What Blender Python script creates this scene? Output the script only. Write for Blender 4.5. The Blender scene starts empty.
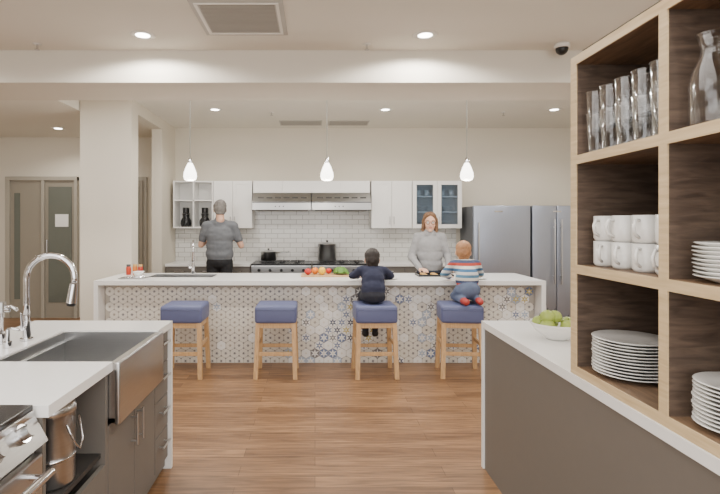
import bpy, bmesh, math, random
from mathutils import Vector, Matrix, noise
random.seed(7)
F=500.0
def PX(x,s): return (x-315.0)/s
def PZ(y,s): return 1.52-(y-223.0)/s
# ---------------------------------------------------------------- materials
def lin(c):
    return tuple(((v/255)/12.92 if v/255<=0.04045 else ((v/255+0.055)/1.055)**2.4) for v in c)
def base(name):
    m=bpy.data.materials.new(name); m.use_nodes=True
    nt=m.node_tree; b=nt.nodes['Principled BSDF']; return m,nt,b
def mat(name,rgb,rough=.5,metal=0,var=.05,scale=8,bump=0,stretch=(1,1,1),emit=0,spec=None,coat=0):
    m,nt,b=base(name); c=lin(rgb)
    tc=nt.nodes.new('ShaderNodeTexCoord'); mp=nt.nodes.new('ShaderNodeMapping'); mp.inputs['Scale'].default_value=stretch
    nz=nt.nodes.new('ShaderNodeTexNoise'); nz.inputs['Scale'].default_value=scale; nz.inputs['Detail'].default_value=4
    nt.links.new(tc.outputs['Object'],mp.inputs[0]); nt.links.new(mp.outputs[0],nz.inputs['Vector'])
    mx=nt.nodes.new('ShaderNodeMix'); mx.data_type='RGBA'
    mx.inputs[6].default_value=(*[v*(1-var) for v in c],1); mx.inputs[7].default_value=(*[min(1,v*(1+var)) for v in c],1)
    nt.links.new(nz.outputs['Fac'],mx.inputs[0]); nt.links.new(mx.outputs[2],b.inputs['Base Color'])
    b.inputs['Roughness'].default_value=rough; b.inputs['Metallic'].default_value=metal
    if coat: b.inputs['Coat Weight'].default_value=coat
    if bump:
        bp=nt.nodes.new('ShaderNodeBump'); bp.inputs['Strength'].default_value=bump; bp.inputs['Distance'].default_value=.01
        nt.links.new(nz.outputs['Fac'],bp.inputs['Height']); nt.links.new(bp.outputs[0],b.inputs['Normal'])
    if emit:
        b.inputs['Emission Color'].default_value=(1,.95,.86,1); b.inputs['Emission Strength'].default_value=emit
    return m
def wood(name,c1,c2,scale=3,stretch=(1,14,14),rough=.45,bump=.05):
    m,nt,b=base(name)
    tc=nt.nodes.new('ShaderNodeTexCoord'); mp=nt.nodes.new('ShaderNodeMapping'); mp.inputs['Scale'].default_value=stretch
    nz=nt.nodes.new('ShaderNodeTexNoise'); nz.inputs['Scale'].default_value=scale; nz.inputs['Detail'].default_value=8; nz.inputs['Distortion'].default_value=.6
    cr=nt.nodes.new('ShaderNodeValToRGB'); cr.color_ramp.elements[0].position=.3; cr.color_ramp.elements[1].position=.72
    cr.color_ramp.elements[0].color=(*lin(c1),1); cr.color_ramp.elements[1].color=(*lin(c2),1)
    L=nt.links.new; L(tc.outputs['Object'],mp.inputs[0]); L(mp.outputs[0],nz.inputs['Vector']); L(nz.outputs['Fac'],cr.inputs[0]); L(cr.outputs[0],b.inputs['Base Color'])
    b.inputs['Roughness'].default_value=rough
    bp=nt.nodes.new('ShaderNodeBump'); bp.inputs['Strength'].default_value=bump; bp.inputs['Distance'].default_value=.005
    L(nz.outputs['Fac'],bp.inputs['Height']); L(bp.outputs[0],b.inputs['Normal'])
    return m
def floor_mat():
    m,nt,b=base('wood_plank_floor'); L=nt.links.new
    tc=nt.nodes.new('ShaderNodeTexCoord')
    br=nt.nodes.new('ShaderNodeTexBrick'); br.offset=.37; br.inputs['Scale'].default_value=1
    br.inputs['Brick Width'].default_value=1.25; br.inputs['Row Height'].default_value=.125
    br.inputs['Mortar Size'].default_value=.0015; br.inputs['Mortar Smooth'].default_value=.2; br.inputs['Bias'].default_value=0
    br.inputs['Color1'].default_value=(*lin((124,92,64)),1); br.inputs['Color2'].default_value=(*lin((158,122,88)),1); br.inputs['Mortar'].default_value=(*lin((84,60,42)),1)
    L(tc.outputs['Object'],br.inputs['Vector'])
    mp=nt.nodes.new('ShaderNodeMapping'); mp.inputs['Scale'].default_value=(1.2,16,1)
    nz=nt.nodes.new('ShaderNodeTexNoise'); nz.inputs['Scale'].default_value=2.5; nz.inputs['Detail'].default_value=9; nz.inputs['Distortion'].default_value=.8
    L(tc.outputs['Object'],mp.inputs[0]); L(mp.outputs[0],nz.inputs['Vector'])
    cr=nt.nodes.new('ShaderNodeValToRGB'); cr.color_ramp.elements[0].position=.32; cr.color_ramp.elements[1].position=.68
    cr.color_ramp.elements[0].color=(.52,.48,.45,1); cr.color_ramp.elements[1].color=(1.15,1.13,1.1,1)
    L(nz.outputs['Fac'],cr.inputs[0])
    mx=nt.nodes.new('ShaderNodeMix'); mx.data_type='RGBA'; mx.blend_type='MULTIPLY'; mx.inputs[0].default_value=1
    L(br.outputs['Color'],mx.inputs[6]); L(cr.outputs[0],mx.inputs[7]); L(mx.outputs[2],b.inputs['Base Color'])
    b.inputs['Roughness'].default_value=.38
    bp=nt.nodes.new('ShaderNodeBump'); bp.inputs['Strength'].default_value=.15; bp.inputs['Distance'].default_value=.002
    L(nz.outputs['Fac'],bp.inputs['Height']); L(bp.outputs[0],b.inputs['Normal'])
    return m
def subway_mat():
    m,nt,b=base('white_subway_tile'); L=nt.links.new
    tc=nt.nodes.new('ShaderNodeTexCoord'); sp=nt.nodes.new('ShaderNodeSeparateXYZ'); cb=nt.nodes.new('ShaderNodeCombineXYZ')
    L(tc.outputs['Object'],sp.inputs[0]); L(sp.outputs['X'],cb.inputs['X']); L(sp.outputs['Z'],cb.inputs['Y'])
    br=nt.nodes.new('ShaderNodeTexBrick'); br.inputs['Scale'].default_value=1; br.inputs['Brick Width'].default_value=.2; br.inputs['Row Height'].default_value=.075
    br.inputs['Mortar Size'].default_value=.004; br.inputs['Color1'].default_value=(*lin((232,231,227)),1); br.inputs['Color2'].default_value=(*lin((224,223,219)),1); br.inputs['Mortar'].default_value=(*lin((172,169,163)),1)
    L(cb.outputs[0],br.inputs['Vector']); L(br.outputs['Color'],b.inputs['Base Color']); b.inputs['Roughness'].default_value=.15
    bp=nt.nodes.new('ShaderNodeBump'); bp.invert=True; bp.inputs['Strength'].default_value=.4; bp.inputs['Distance'].default_value=.003
    L(br.outputs['Fac'],bp.inputs['Height']); L(bp.outputs[0],b.inputs['Normal'])
    return m
def glass_mat(name,tint=(.95,.97,.98),blend=.15,mx=.6,rough=.06):
    m,nt,b=base(name); nt.nodes.remove(b); L=nt.links.new
    out=nt.nodes['Material Output']; tr=nt.nodes.new('ShaderNodeBsdfTransparent'); tr.inputs[0].default_value=(*tint,1)
    gl=nt.nodes.new('ShaderNodeBsdfGlossy'); gl.inputs['Roughness'].default_value=rough; gl.inputs['Color'].default_value=(1,1,1,1)
    lw=nt.nodes.new('ShaderNodeLayerWeight'); lw.inputs['Blend'].default_value=blend
    mr=nt.nodes.new('ShaderNodeMath'); mr.operation='MULTIPLY_ADD'; mr.inputs[1].default_value=mx; mr.inputs[2].default_value=.04
    ms=nt.nodes.new('ShaderNodeMixShader'); L(lw.outputs['Facing'],mr.inputs[0]); L(mr.outputs[0],ms.inputs[0]); L(tr.outputs[0],ms.inputs[1]); L(gl.outputs[0],ms.inputs[2]); L(ms.outputs[0],out.inputs[0])
    return m
def stripe_mat():
    m,nt,b=base('striped_knit'); L=nt.links.new
    tc=nt.nodes.new('ShaderNodeTexCoord'); sp=nt.nodes.new('ShaderNodeSeparateXYZ'); L(tc.outputs['Object'],sp.inputs[0])
    mm=nt.nodes.new('ShaderNodeMath'); mm.operation='MULTIPLY'; mm.inputs[1].default_value=1/.2; L(sp.outputs['Z'],mm.inputs[0])
    fr=nt.nodes.new('ShaderNodeMath'); fr.operation='FRACT'; L(mm.outputs[0],fr.inputs[0])
    cr=nt.nodes.new('ShaderNodeValToRGB'); cr.color_ramp.interpolation='CONSTANT'
    cols=[(205,205,205),(70,112,150),(215,212,205),(178,72,60),(70,82,112),(215,212,205),(90,132,160)]
    e=cr.color_ramp.elements
    e[0].position=0; e[0].color=(*lin(cols[0]),1); e[1].position=1/7; e[1].color=(*lin(cols[1]),1)
    for i in range(2,7):
        x=e.new(i/7); x.color=(*lin(cols[i]),1)
    L(fr.outputs[0],cr.inputs[0]); L(cr.outputs[0],b.inputs['Base Color']); b.inputs['Roughness'].default_value=.9
    return m
WALL=mat('warm_white_wall_paint',(214,207,193),.85,var=.015,scale=3)
CEIL=mat('ceiling_paint',(226,222,212),.9,var=.015,scale=3)
BEAM=mat('soffit_paint',(220,214,202),.9,var=.015,scale=3)
FLOOR=floor_mat(); SUB=subway_mat()
WHITE=mat('white_lacquer',(238,237,234),.35,var=.01)
QUARTZ=mat('white_quartz',(240,240,238),.22,var=.03,scale=30)
GREY=mat('grey_laminate',(109,104,98),.5,var=.03,scale=20)
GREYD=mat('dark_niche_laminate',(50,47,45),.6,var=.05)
STEEL=mat('brushed_stainless',(195,195,195),.28,1,var=.08,scale=6,stretch=(1,1,30))
STEELD=mat('fridge_stainless',(166,173,188),.36,.8,var=.06,scale=5,stretch=(20,20,1))
CHROME=mat('polished_chrome',(215,215,218),.08,1,var=.01)
BLACK=mat('black_plastic',(22,22,23),.35,var=.1)
IRON=mat('black_enamel',(28,28,30),.25,var=.1)
OAK=wood('light_oak_edge',(196,170,130),(222,198,158),4,(6,1,14))
WALNUT=wood('dark_walnut',(70,58,50),(106,89,76),4,(2,2,14),.5)
WALNUTH=wood('walnut_shelf_board',(96,76,58),(136,110,86),4,(14,2,14),.5)
LEG=wood('maple_leg',(186,148,104),(212,176,130),5,(12,12,2))
VINYL=mat('blue_vinyl',(90,97,134),.45,var=.06,scale=15,bump=.05)
CER=mat('white_ceramic',(240,239,235),.18,var=.01,coat=.3)
GLASS=glass_mat('clear_glass',(.985,.99,.992),.3,.75,.12); CABGLASS=glass_mat('cabinet_glass',(.70,.77,.84),.3,.6)
FROST=mat('pendant_opal_glass',(250,245,235),.3,emit=6)
LENS=mat('downlight_lens',(255,250,240),.3,emit=16)
TRIMW=mat('white_trim',(230,228,222),.5,var=.01)
DFRAME=mat('taupe_door_frame',(160,154,142),.5,var=.03); DLEAF=mat('taupe_door',(142,135,122),.5,var=.03)
DGLASS=mat('door_dark_glass',(98,102,94),.12,var=.05)
PAPER=mat('paper',(240,240,236),.8,var=.01)
GRILLE=mat('vent_grey',(182,179,172),.6,var=.03); GRILLE2=mat('vent_dark',(120,118,112),.7,var=.03); GRILLE3=mat('vent_mid',(156,153,146),.7,var=.03)
# ---------------------------------------------------------------- mesh builder
def capsule_geo(p1,r1,p2,r2,seg=16):
    p1=Vector(p1);p2=Vector(p2); d=p2-p1; L=d.length
    if L<1e-6: d=Vector((0,0,1)); L=1e-6
    q=d.to_track_quat('Z','Y').to_matrix()
    rings=[]; n=5
    for i in range(n+1):
        a=-math.pi/2+ (math.pi/2)*i/n
        rings.append((r1*math.cos(a), r1*math.sin(a)))
    for i in range(n+1):
        a=(math.pi/2)*i/n
        rings.append((r2*math.cos(a), L+r2*math.sin(a)))
    V=[];Fc=[]
    for (r,z) in rings[1:-1]:
        for j in range(seg):
            t=2*math.pi*j/seg; V.append(tuple(p1+q@Vector((r*math.cos(t),r*math.sin(t),z))))
    nr=len(rings)-2
    for i in range(nr-1):
        for j in range(seg):
            a=i*seg+j;b=i*seg+(j+1)%seg; Fc.append((a,b,b+seg,a+seg))
    s=len(V); V.append(tuple(p1+q@Vector((0,0,-r1)))); V.append(tuple(p1+q@Vector((0,0,L+r2))))
    for j in range(seg):
        Fc.append((s,(j+1)%seg,j)); o=(nr-1)*seg; Fc.append((s+1,o+j,o+(j+1)%seg))
    return V,Fc
class B:
    def __init__(s,name,loc=(0,0,0),rotz=0,parent=None):
        s.name=name;s.loc=loc;s.rz=rotz;s.parent=parent;s.V=[];s.F=[];s.M=[];s.S=[];s.mats=[]
    def add(s,V,Fc,m,smooth=False):
        o=len(s.V); s.V+=[tuple(v) for v in V]
        if m not in s.mats: s.mats.append(m)
        k=s.mats.index(m)
        for f in Fc: s.F.append(tuple(i+o for i in f)); s.M.append(k); s.S.append(smooth)
        return s
    def box(s,x0,x1,y0,y1,z0,z1,m,bev=0,mx=None,seg=2):
        bm=bmesh.new(); bmesh.ops.create_cube(bm,size=1)
        for v in bm.verts: v.co=Vector(((x0+x1)/2+v.co.x*(x1-x0),(y0+y1)/2+v.co.y*(y1-y0),(z0+z1)/2+v.co.z*(z1-z0)))
        if bev: bmesh.ops.bevel(bm,geom=bm.edges[:],offset=bev,segments=seg,affect='EDGES',profile=.5)
        if mx is not None: bmesh.ops.transform(bm,matrix=mx,verts=bm.verts[:])
        bm.verts.index_update(); V=[tuple(v.co) for v in bm.verts]; Fc=[[v.index for v in f.verts] for f in bm.faces]; bm.free()
        return s.add(V,Fc,m,bool(bev and seg>2))
    def cyl(s,p1,p2,r1,m,r2=None,seg=20,smooth=True):
        r2=r1 if r2 is None else r2; p1=Vector(p1);p2=Vector(p2);d=p2-p1;q=d.to_track_quat('Z','Y').to_matrix();V=[]
        for p,r in((p1,r1),(p2,r2)):
            for j in range(seg):
                t=2*math.pi*j/seg;V.append(p+q@Vector((r*math.cos(t),r*math.sin(t),0)))
        s.add(V,[(j,(j+1)%seg,seg+(j+1)%seg,seg+j) for j in range(seg)],m,smooth)
        s.add(V[:seg],[tuple(range(seg))[::-1]],m); s.add(V[seg:],[tuple(range(seg))],m); return s
    def lathe(s,prof,c,m,seg=28,smooth=True):
        V=[];Fc=[];n=len(prof)
        for r,z in prof:
            for j in range(seg):
                t=2*math.pi*j/seg;V.append((c[0]+r*math.cos(t),c[1]+r*math.sin(t),c[2]+z))
        for i in range(n-1):
            for j in range(seg):
                a=i*seg+j;b=i*seg+(j+1)%seg;Fc.append((a,b,b+seg,a+seg))
        return s.add(V,Fc,m,smooth)
    def ell(s,c,r,m,seg=20,rings=12,mx=None,jit=0):
        V=[];Fc=[]
        for i in range(1,rings):
            p=math.pi*i/rings
            for j in range(seg):
                t=2*math.pi*j/seg;V.append(Vector((r[0]*math.sin(p)*math.cos(t),r[1]*math.sin(p)*math.sin(t),-r[2]*math.cos(p))))
        V.append(Vector((0,0,-r[2])));V.append(Vector((0,0,r[2])))
        for i in range(rings-2):
            for j in range(seg):
                a=i*seg+j;b=i*seg+(j+1)%seg;Fc.append((a,b,b+seg,a+seg))
        k=(rings-1)*seg
        for j in range(seg):
            Fc.append((k,(j+1)%seg,j));o=(rings-2)*seg;Fc.append((k+1,o+j,o+(j+1)%seg))
        if jit: V=[v*(1+jit*noise.noise(v*40+Vector(c)*9)) for v in V]
        if mx is not None: V=[mx@v for v in V]
        V=[v+Vector(c) for v in V]
        return s.add(V,Fc,m,True)
    def cap(s,p1,r1,p2,r2,m,seg=16):
        V,Fc=capsule_geo(p1,r1,p2,r2,seg); return s.add(V,Fc,m,True)
    def tube(s,pts,r,m,seg=10,closed=False):
        P=[Vector(p) for p in pts];n=len(P);V=[];Fc=[];up=None
        for i in range(n):
            if closed: d=(P[(i+1)%n]-P[i-1]).normalized()
            else: d=(P[min(i+1,n-1)]-P[max(i-1,0)]).normalized()
            if up is None: up=d.orthogonal().normalized()
            up=(up-d*up.dot(d)).normalized(); w=d.cross(up); rr=r[i] if isinstance(r,(list,tuple)) else r
            for j in range(seg):
                t=2*math.pi*j/seg;V.append(P[i]+(up*math.cos(t)+w*math.sin(t))*rr)
        for i in range(n if closed else n-1):
            for j in range(seg):
                a=i*seg+j;b=i*seg+(j+1)%seg;c=((i+1)%n)*seg;Fc.append((a,b,c+(j+1)%seg,c+j))
        if not closed: Fc.append(tuple(range(seg))[::-1]);Fc.append(tuple(range((n-1)*seg,n*seg)))
        return s.add(V,Fc,m,True)
    def done(s):
        me=bpy.data.meshes.new(s.name); me.from_pydata(s.V,[],s.F)
        for m in s.mats: me.materials.append(m)
        me.polygons.foreach_set('material_index',s.M); me.polygons.foreach_set('use_smooth',s.S); me.update()
        bm=bmesh.new();bm.from_mesh(me);bmesh.ops.recalc_face_normals(bm,faces=bm.faces[:]);bm.to_mesh(me);bm.free()
        o=bpy.data.objects.new(s.name,me);o.location=s.loc;o.rotation_euler=(0,0,s.rz);bpy.context.collection.objects.link(o)
        if s.parent: o.parent=s.parent
        return o
def empty(name,loc=(0,0,0)):
    e=bpy.data.objects.new(name,None);e.location=loc;e.empty_display_size=.1;bpy.context.collection.objects.link(e);return e
# ---------------------------------------------------------------- room shell
XL,XR,YB,YR=-5.6,4.6,8.06,-2.6
B('floor').box(XL-.1,XR+.1,YR-.1,YB+.1,-.08,0,FLOOR).done()
B('ceiling').box(XL-.1,XR+.1,YR-.1,4.2,2.97,3.2,CEIL).done()
B('ceiling').box(-2.89,XR+.1,4.81,YB+.1,3.05,3.2,CEIL).done()
B('ceiling').box(XL-.1,-2.89,4.81,YB+.1,2.9,3.2,CEIL).done()
B('ceiling_beam').box(XL-.1,XR+.1,4.2,4.81,2.70,3.2,BEAM).done()
B('trim_1').box(2.25,2.27,YR,4.2,2.962,2.97,GRILLE2).done()
B('wall_back').box(XL-.1,XR+.1,YB,YB+.1,0,3.2,WALL).done()
B('wall_left').box(XL-.1,XL,YR,YB,0,3.2,WALL).done()
B('wall_right').box(XR,XR+.1,YR,YB,0,3.2,WALL).done()
B('wall_rear').box(XL-.1,XR+.1,YR-.1,YR,0,3.2,WALL).done()
B('wall_column').box(-2.88,-2.25,6.13,6.36,0,3.05,WALL).box(-2.88,-2.25,6.36,7.35,2.9,3.05,WALL).box(-2.4,-2.25,7.35,8.06,0,3.05,WALL).box(-2.88,-2.4,7.35,8.06,2.9,3.05,WALL).done()
B('baseboard_back').box(XL,-4.98,8.045,8.06,0,.1,TRIMW).box(-3.76,-3.22,8.045,8.06,0,.1,TRIMW).done()
# doors
d=B('door_1')
x0,x1=-4.95,-3.8; zt=2.26
for a,b_ in((x0,x0+.07),(x1-.05,x1),((x0+x1)/2-.0,(x0+x1)/2+.05)): d.box(a,b_,7.98,8.058,0,zt,DFRAME,.004)
d.box(x0,x1,7.978,8.057,zt-.06,zt+.002,DFRAME,.004)
d.box(x0+.07,-4.375,8.02,8.05,0,zt-.06,DLEAF); d.box(x0+.13,x0+.22,8.012,8.02,.3,2.0,DGLASS)
d.box(-4.325,x1-.05,8.02,8.05,0,zt-.06,DLEAF); d.box(-4.27,x1-.1,8.01,8.02,.25,2.1,DGLASS)
d.box(-4.16,-3.95,8.004,8.01,1.46,1.66,PAPER); d.cyl((-4.29,8.0,1.0),(-4.29,8.0,1.25),.012,STEEL); d.done()
d=B('door_2'); d.box(-3.2,-2.7,8.02,8.058,0,2.26,DFRAME,.004); d.box(-3.14,-2.76,8.0,8.02,0,2.2,DLEAF); d.box(-3.08,-2.82,7.99,8.0,.9,2.1,DGLASS); d.done()
# ceiling fixtures
def downlight(x,y,z,power=30,blend=.5,ang=150):
    e=B('recessed_downlight',(x,y,z)); e.lathe([(.055,-.002),(.09,-.004),(.095,-.0),(.09,.0)],(0,0,0),TRIMW); e.lathe([(.001,-.0015),(.056,-.0015)],(0,0,0),LENS); e.done()
    l=bpy.data.lights.new('downlight_lamp','SPOT'); l.energy=power; l.spot_size=math.radians(ang); l.spot_blend=blend; l.shadow_soft_size=.05; l.color=(1,.95,.87)
    o=bpy.data.objects.new('downlight_lamp',l); o.location=(x,y,z-.02); bpy.context.collection.objects.link(o)
for x in(-1.33,.85,3.0,-3.5): downlight(x,3.86,2.97,75,.25,166)
for x,y in((-1.4,.6),(.9,.6),(3.1,.6),(-3.5,.6),(-1.4,-1.4),(1.8,-1.4)): downlight(x,y,2.97,38)
for x in(-1.35,.95,3.23): downlight(x,6.75,3.05,55)
downlight(-3.75,7.3,2.9,40)
v=B('ceiling_air_diffuser'); v.box(-.83,-.21,3.24,3.84,2.96,2.97,GRILLE,.003)
for q in((-.80,-.24,3.27,3.29),(-.80,-.24,3.79,3.81),(-.80,-.78,3.29,3.79),(-.26,-.24,3.29,3.79)): v.box(q[0],q[1],q[2],q[3],2.955,2.96,TRIMW)
for i in range(22): v.box(-.77,-.27,3.305+i*.0215,3.312+i*.0215,2.957,2.96,GRILLE3)
v.done()
for xa,xb in((280,322),(328,368)):
    v=B('ceiling_vent_grille'); v.box(PX(xa,65),PX(xb,65),7.45,7.8,3.04,3.05,GRILLE)
    for i in range(8): v.box(PX(xa,65)+.02,PX(xb,65)-.02,7.48+i*.037,7.488+i*.037,3.037,3.04,GRILLE3)
    v.done()
for x,y,z in((-2.25,4.05,2.97),(.42,4.05,2.97),(-.6,6.9,3.05),(2.6,6.9,3.05)):
    B('fire_sprinkler',(x,y,z)).lathe([(.001,-.004),(.035,-.004),(.035,0)],(0,0,0),TRIMW,16).cyl((0,0,-.045),(0,0,0),.009,CHROME,seg=8).cyl((0,0,-.05),(0,0,-.045),.02,CHROME,seg=10).done()
B('security_dome_camera',(2.0,4.05,2.97)).lathe([(.001,0),(.06,0),(.06,-.03),(.05,-.035)],(0,0,0),TRIMW).ell((0,0,-.04),(.048,.048,.05),BLACK).done()
# ---------------------------------------------------------------- kitchen back run
YF=7.46
def handle(bl,x,y,z,l,axis='z',m=STEEL,out=-.03,r=.006):
    if axis=='z':
        bl.cyl((x,y+out,z-l/2),(x,y+out,z+l/2),r,m,seg=8)
        for q in(-1,1): bl.cyl((x,y,z+q*l*.38),(x,y+out,z+q*l*.38),r*.8,m,seg=6)
    elif axis=='x':
        bl.cyl((x-l/2,y+out,z),(x+l/2,y+out,z),r,m,seg=8)
        for q in(-1,1): bl.cyl((x+q*l*.38,y,z),(x+q*l*.38,y+out,z),r*.8,m,seg=6)
b=B('backsplash'); b.box(-2.245,2.27,8.045,8.058,.91,1.98,SUB); b.done()
for xa,xb in((-2.24,-.965),(.865,2.27)):
    b=B('base_cabinet'); b.box(xa,xb,YF+.03,8.04,.1,.87,GREY); b.box(xa,xb,YF+.08,8.04,0,.1,BLACK); b.box(xa,xb,YF,8.043,.87,.91,QUARTZ,.003)
    n=3; w=(xb-xa)/n
    for i in range(n): b.box(xa+i*w+.004,xa+(i+1)*w-.004,YF+.012,YF+.03,.11,.86,GREY,.002); handle(b,xa+(i+.5)*w,YF+.012,.8,.14,'x')
    b.done()
def rng(name,xa,xb,y0,y1):
    b=B(name); b.box(xa,xb,y0+.03,y1,.02,.90,STEEL,.004); b.box(xa,xb,y0,y1,.89,.915,IRON,.004)
    b.box(xa+.02,xb-.02,y0+.005,y0+.03,.12,.72,STEEL,.004); b.box(xa+.12,xb-.12,y0,y0+.006,.3,.6,IRON); handle(b,(xa+xb)/2,y0+.005,.69,(xb-xa)*.8,'x',out=-.05,r=.012)
    b.box(xa,xb,y0-.005,y0+.03,.76,.88,STEEL,.004)
    for i in range(5): b.cyl((xa+.12+i*(xb-xa-.24)/4,y0-.005,.82),(xa+.12+i*(xb-xa-.24)/4,y0-.035,.82),.022,BLACK,seg=14)
    for cx in(xa+.22,(xa+xb)/2,xb-.22):
        for cy in(y0+.17,y0+.42):
            b.cyl((cx,cy,.915),(cx,cy,.925),.04,BLACK,seg=14)
            for a in(0,90): 
                dx,dy=(.11,.006) if a==0 else(.006,.11)
                b.box(cx-dx,cx+dx,cy-dy,cy+dy,.925,.937,BLACK)
    return b.done()
rng('gas_range',-.95,-.05,YF-.03,8.03); rng('gas_range',-.04,.86,YF-.03,8.03)
# upper cabinets
Y0=7.70;ZB,ZT=1.44,2.17
def frame_box(b,xa,xb,y0,y1,z0,z1,m,t=.018,shelves=()):
    b.box(xa,xa+t,y0,y1,z0,z1,m);b.box(xb-t,xb,y0,y1,z0,z1,m);b.box(xa+t,xb-t,y0,y1,z0,z0+t,m);b.box(xa+t,xb-t,y0,y1,z1-t,z1,m);b.box(xa+t,xb-t,y1-.01,y1,z0+t,z1-t,m)
    for z in shelves:b.box(xa+t,xb-t,y0+.01,y1-.01,z,z+t,m)
xa,xb=PX(173,65),PX(213,65)
b=B('open_wall_cabinet');frame_box(b,xa,xb,Y0,8.04,ZB,ZT,WHITE,.02,(1.86,)); b.box((xa+xb)/2-.01,(xa+xb)/2+.01,Y0+.01,8.03,ZB+.02,ZT-.02,WHITE)
b.done()
for i,cx in enumerate((xa+.16,xb-.16)):
    b=B('coffee_carafe',(cx,7.85,ZB+.02)); b.lathe([(.001,0),(.07,0),(.085,.05),(.08,.1),(.05,.15),(.055,.19)],(0,0,0),IRON); b.lathe([(.057,.19),(.057,.21),(.001,.215)],(0,0,0),BLACK)
    b.tube([(0,-.05,.17),(0,-.12,.16),(0,-.13,.08),(0,-.08,.04)],.009,BLACK,8); b.cyl((0,0,.215),(0,0,.3),.05,BLACK,seg=16); b.done()
def wallcab(xa,xb,n,z0=ZB,z1=ZT,glass=False,hs=True,name='wall_cabinet'):
    b=B(name)
    if not glass: b.box(xa,xb,Y0+.022,8.04,z0,z1,WHITE)
    else: frame_box(b,xa,xb,Y0+.022,8.04,z0,z1,WHITE,.018,(z0+.24,z0+.48))
    w=(xb-xa)/n
    for i in range(n):
        a,c=xa+i*w+.002,xa+(i+1)*w-.002
        if not glass:
            b.box(a,c,Y0,Y0+.02,z0+.001,z1-.001,WHITE)
            if z1-z0>.4:
                for q in((a+.001,a+.055,z0+.002,z1-.002),(c-.055,c-.001,z0+.002,z1-.002),(a+.0551,c-.0551,z0+.002,z0+.055),(a+.0551,c-.0551,z1-.055,z1-.002)): b.box(q[0],q[1],Y0-.006,Y0-.0002,q[2],q[3],WHITE)
        else:
            for q in((a,a+.06,z0,z1),(c-.06,c,z0,z1),(a+.0602,c-.0602,z0,z0+.06),(a+.0602,c-.0602,z1-.06,z1)): b.box(q[0],q[1],Y0-.004,Y0+.02,q[2],q[3],WHITE)
            b.box(a+.06,c-.06,Y0+.006,Y0+.01,z0+.06,z1-.06,CABGLASS)
        if hs: handle(b,(c-.03) if i%2==0 else a+.03,Y0-.006,z0+.12,.12)
    if glass:
        for i in range(n):
            cx=xa+(i+.5)*w
            for z in(z0+.018,z0+.258):
                for k in range(5): b.lathe([(.001,0),(.06,0),(.095,.012),(.09,.012)],(cx,7.87,z+k*.018),CER,18)
            for k in(-.07,.07): b.lathe([(.001,0),(.035,0),(.045,.1),(.04,.1)],(cx+k,7.87,z0+.498),CER,14)
    return b.done()
wallcab(PX(213,65)+.005,PX(252,65),2)
wallcab(PX(253,65),PX(370,65),4,1.985,ZT,hs=False)
wallcab(PX(371.5,65),PX(412,65),2); wallcab(PX(412.6,65),PX(462,65),2,glass=True)
HOOD=mat('hood_stainless',(165,165,164),.3,1,var=.08,scale=6,stretch=(1,1,30))
for xa,xb in((PX(253.5,65),PX(311,65)),(PX(312,65),PX(370,65))):
    b=B('range_hood'); y0,y1=7.53,8.04
    V=[(xa,y0,1.72),(xb,y0,1.72),(xb,y1,1.72),(xa,y1,1.72),(xa,y0,1.84),(xb,y0,1.84),(xb,y0+.1,1.975),(xa,y0+.1,1.975),(xb,y1,1.975),(xa,y1,1.975)]
    b.add(V,[(0,1,2,3),(0,1,5,4),(4,5,6,7),(7,6,8,9),(2,3,9,8),(0,4,7,9,3),(1,2,8,6,5)],HOOD)
    b.box(xa+.05,xb-.05,y0+.05,y1-.05,1.71,1.72,GRILLE2); b.box(xa,xb,y0-.004,y0,1.825,1.838,BLACK)
    for k in range(6): b.box(xa+.08+k*.13,xa+.17+k*.13,y0+.04,y0+.06,1.89,1.91,BLACK)
    for k in range(3): b.cyl((xa+.35+k*.06,y0,1.77),(xa+.35+k*.06,y0-.008,1.77),.01,BLACK,seg=8)
    b.done()
# pots
b=B('stock_pot',(.19,7.83,.938)); b.lathe([(.001,0),(.14,0),(.145,.01),(.145,.25),(.15,.255),(.14,.255),(.138,.01)],(0,0,0),STEEL); b.lathe([(.148,.257),(.1,.275),(.001,.285)],(0,0,0),STEEL); b.lathe([(.001,.31),(.02,.31),(.015,.285)],(0,0,0),BLACK,12)
for q in(-1,1): b.tube([(q*.145,-.04,.2),(q*.18,-.04,.2),(q*.18,.04,.2),(q*.145,.04,.2)],.007,STEEL,6)
b.done()
b=B('saucepan',(-.73,7.85,.938)); b.lathe([(.001,0),(.12,0),(.12,.13),(.125,.133),(.115,.13),(.113,.01)],(0,0,0),STEEL); b.lathe([(.122,.134),(.08,.15),(.001,.16)],(0,0,0),STEEL); b.tube([(.12,0,.11),(.2,-.02,.12),(.32,-.04,.13)],.01,STEEL,8); b.lathe([(.001,.185),(.018,.18),(.012,.158)],(0,0,0),BLACK,10); b.done()
# fridges
FSIDE=mat('fridge_side',(90,92,96),.5)
def fridge(xa,xb,split):
    b=B('refrigerator'); y0=7.33
    b.box(xa,xb,y0+.07,8.03,.02,1.77,FSIDE,.004)
    if split:
        mid=xa+(xb-xa)*.43
        for q in((xa,mid-.004),(mid+.004,xb)): b.box(q[0],q[1],y0,y0+.065,.06,1.775,STEELD,.01,seg=3)
        handle(b,mid-.05,y0,1.1,.95,out=-.05,r=.012);handle(b,mid+.05,y0,1.1,.95,out=-.05,r=.012)
    else:
        b.box(xa,xb,y0,y0+.065,.62,1.775,STEELD,.01,seg=3); b.box(xa,xb,y0,y0+.065,.06,.61,STEELD,.01,seg=3)
        handle(b,xa+.06,y0,1.15,.75,out=-.05,r=.012); handle(b,(xa+xb)/2,y0,.55,.6,'x',out=-.05,r=.012)
    b.box(xa+.02,xb-.02,y0+.03,y0+.07,0.0,.06,BLACK); b.box(xa+.3,xa+.42,y0-.003,y0,1.68,1.7,CHROME)
    b.done()
fridge(2.33,3.16,False); fridge(3.19,4.02,True)
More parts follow.
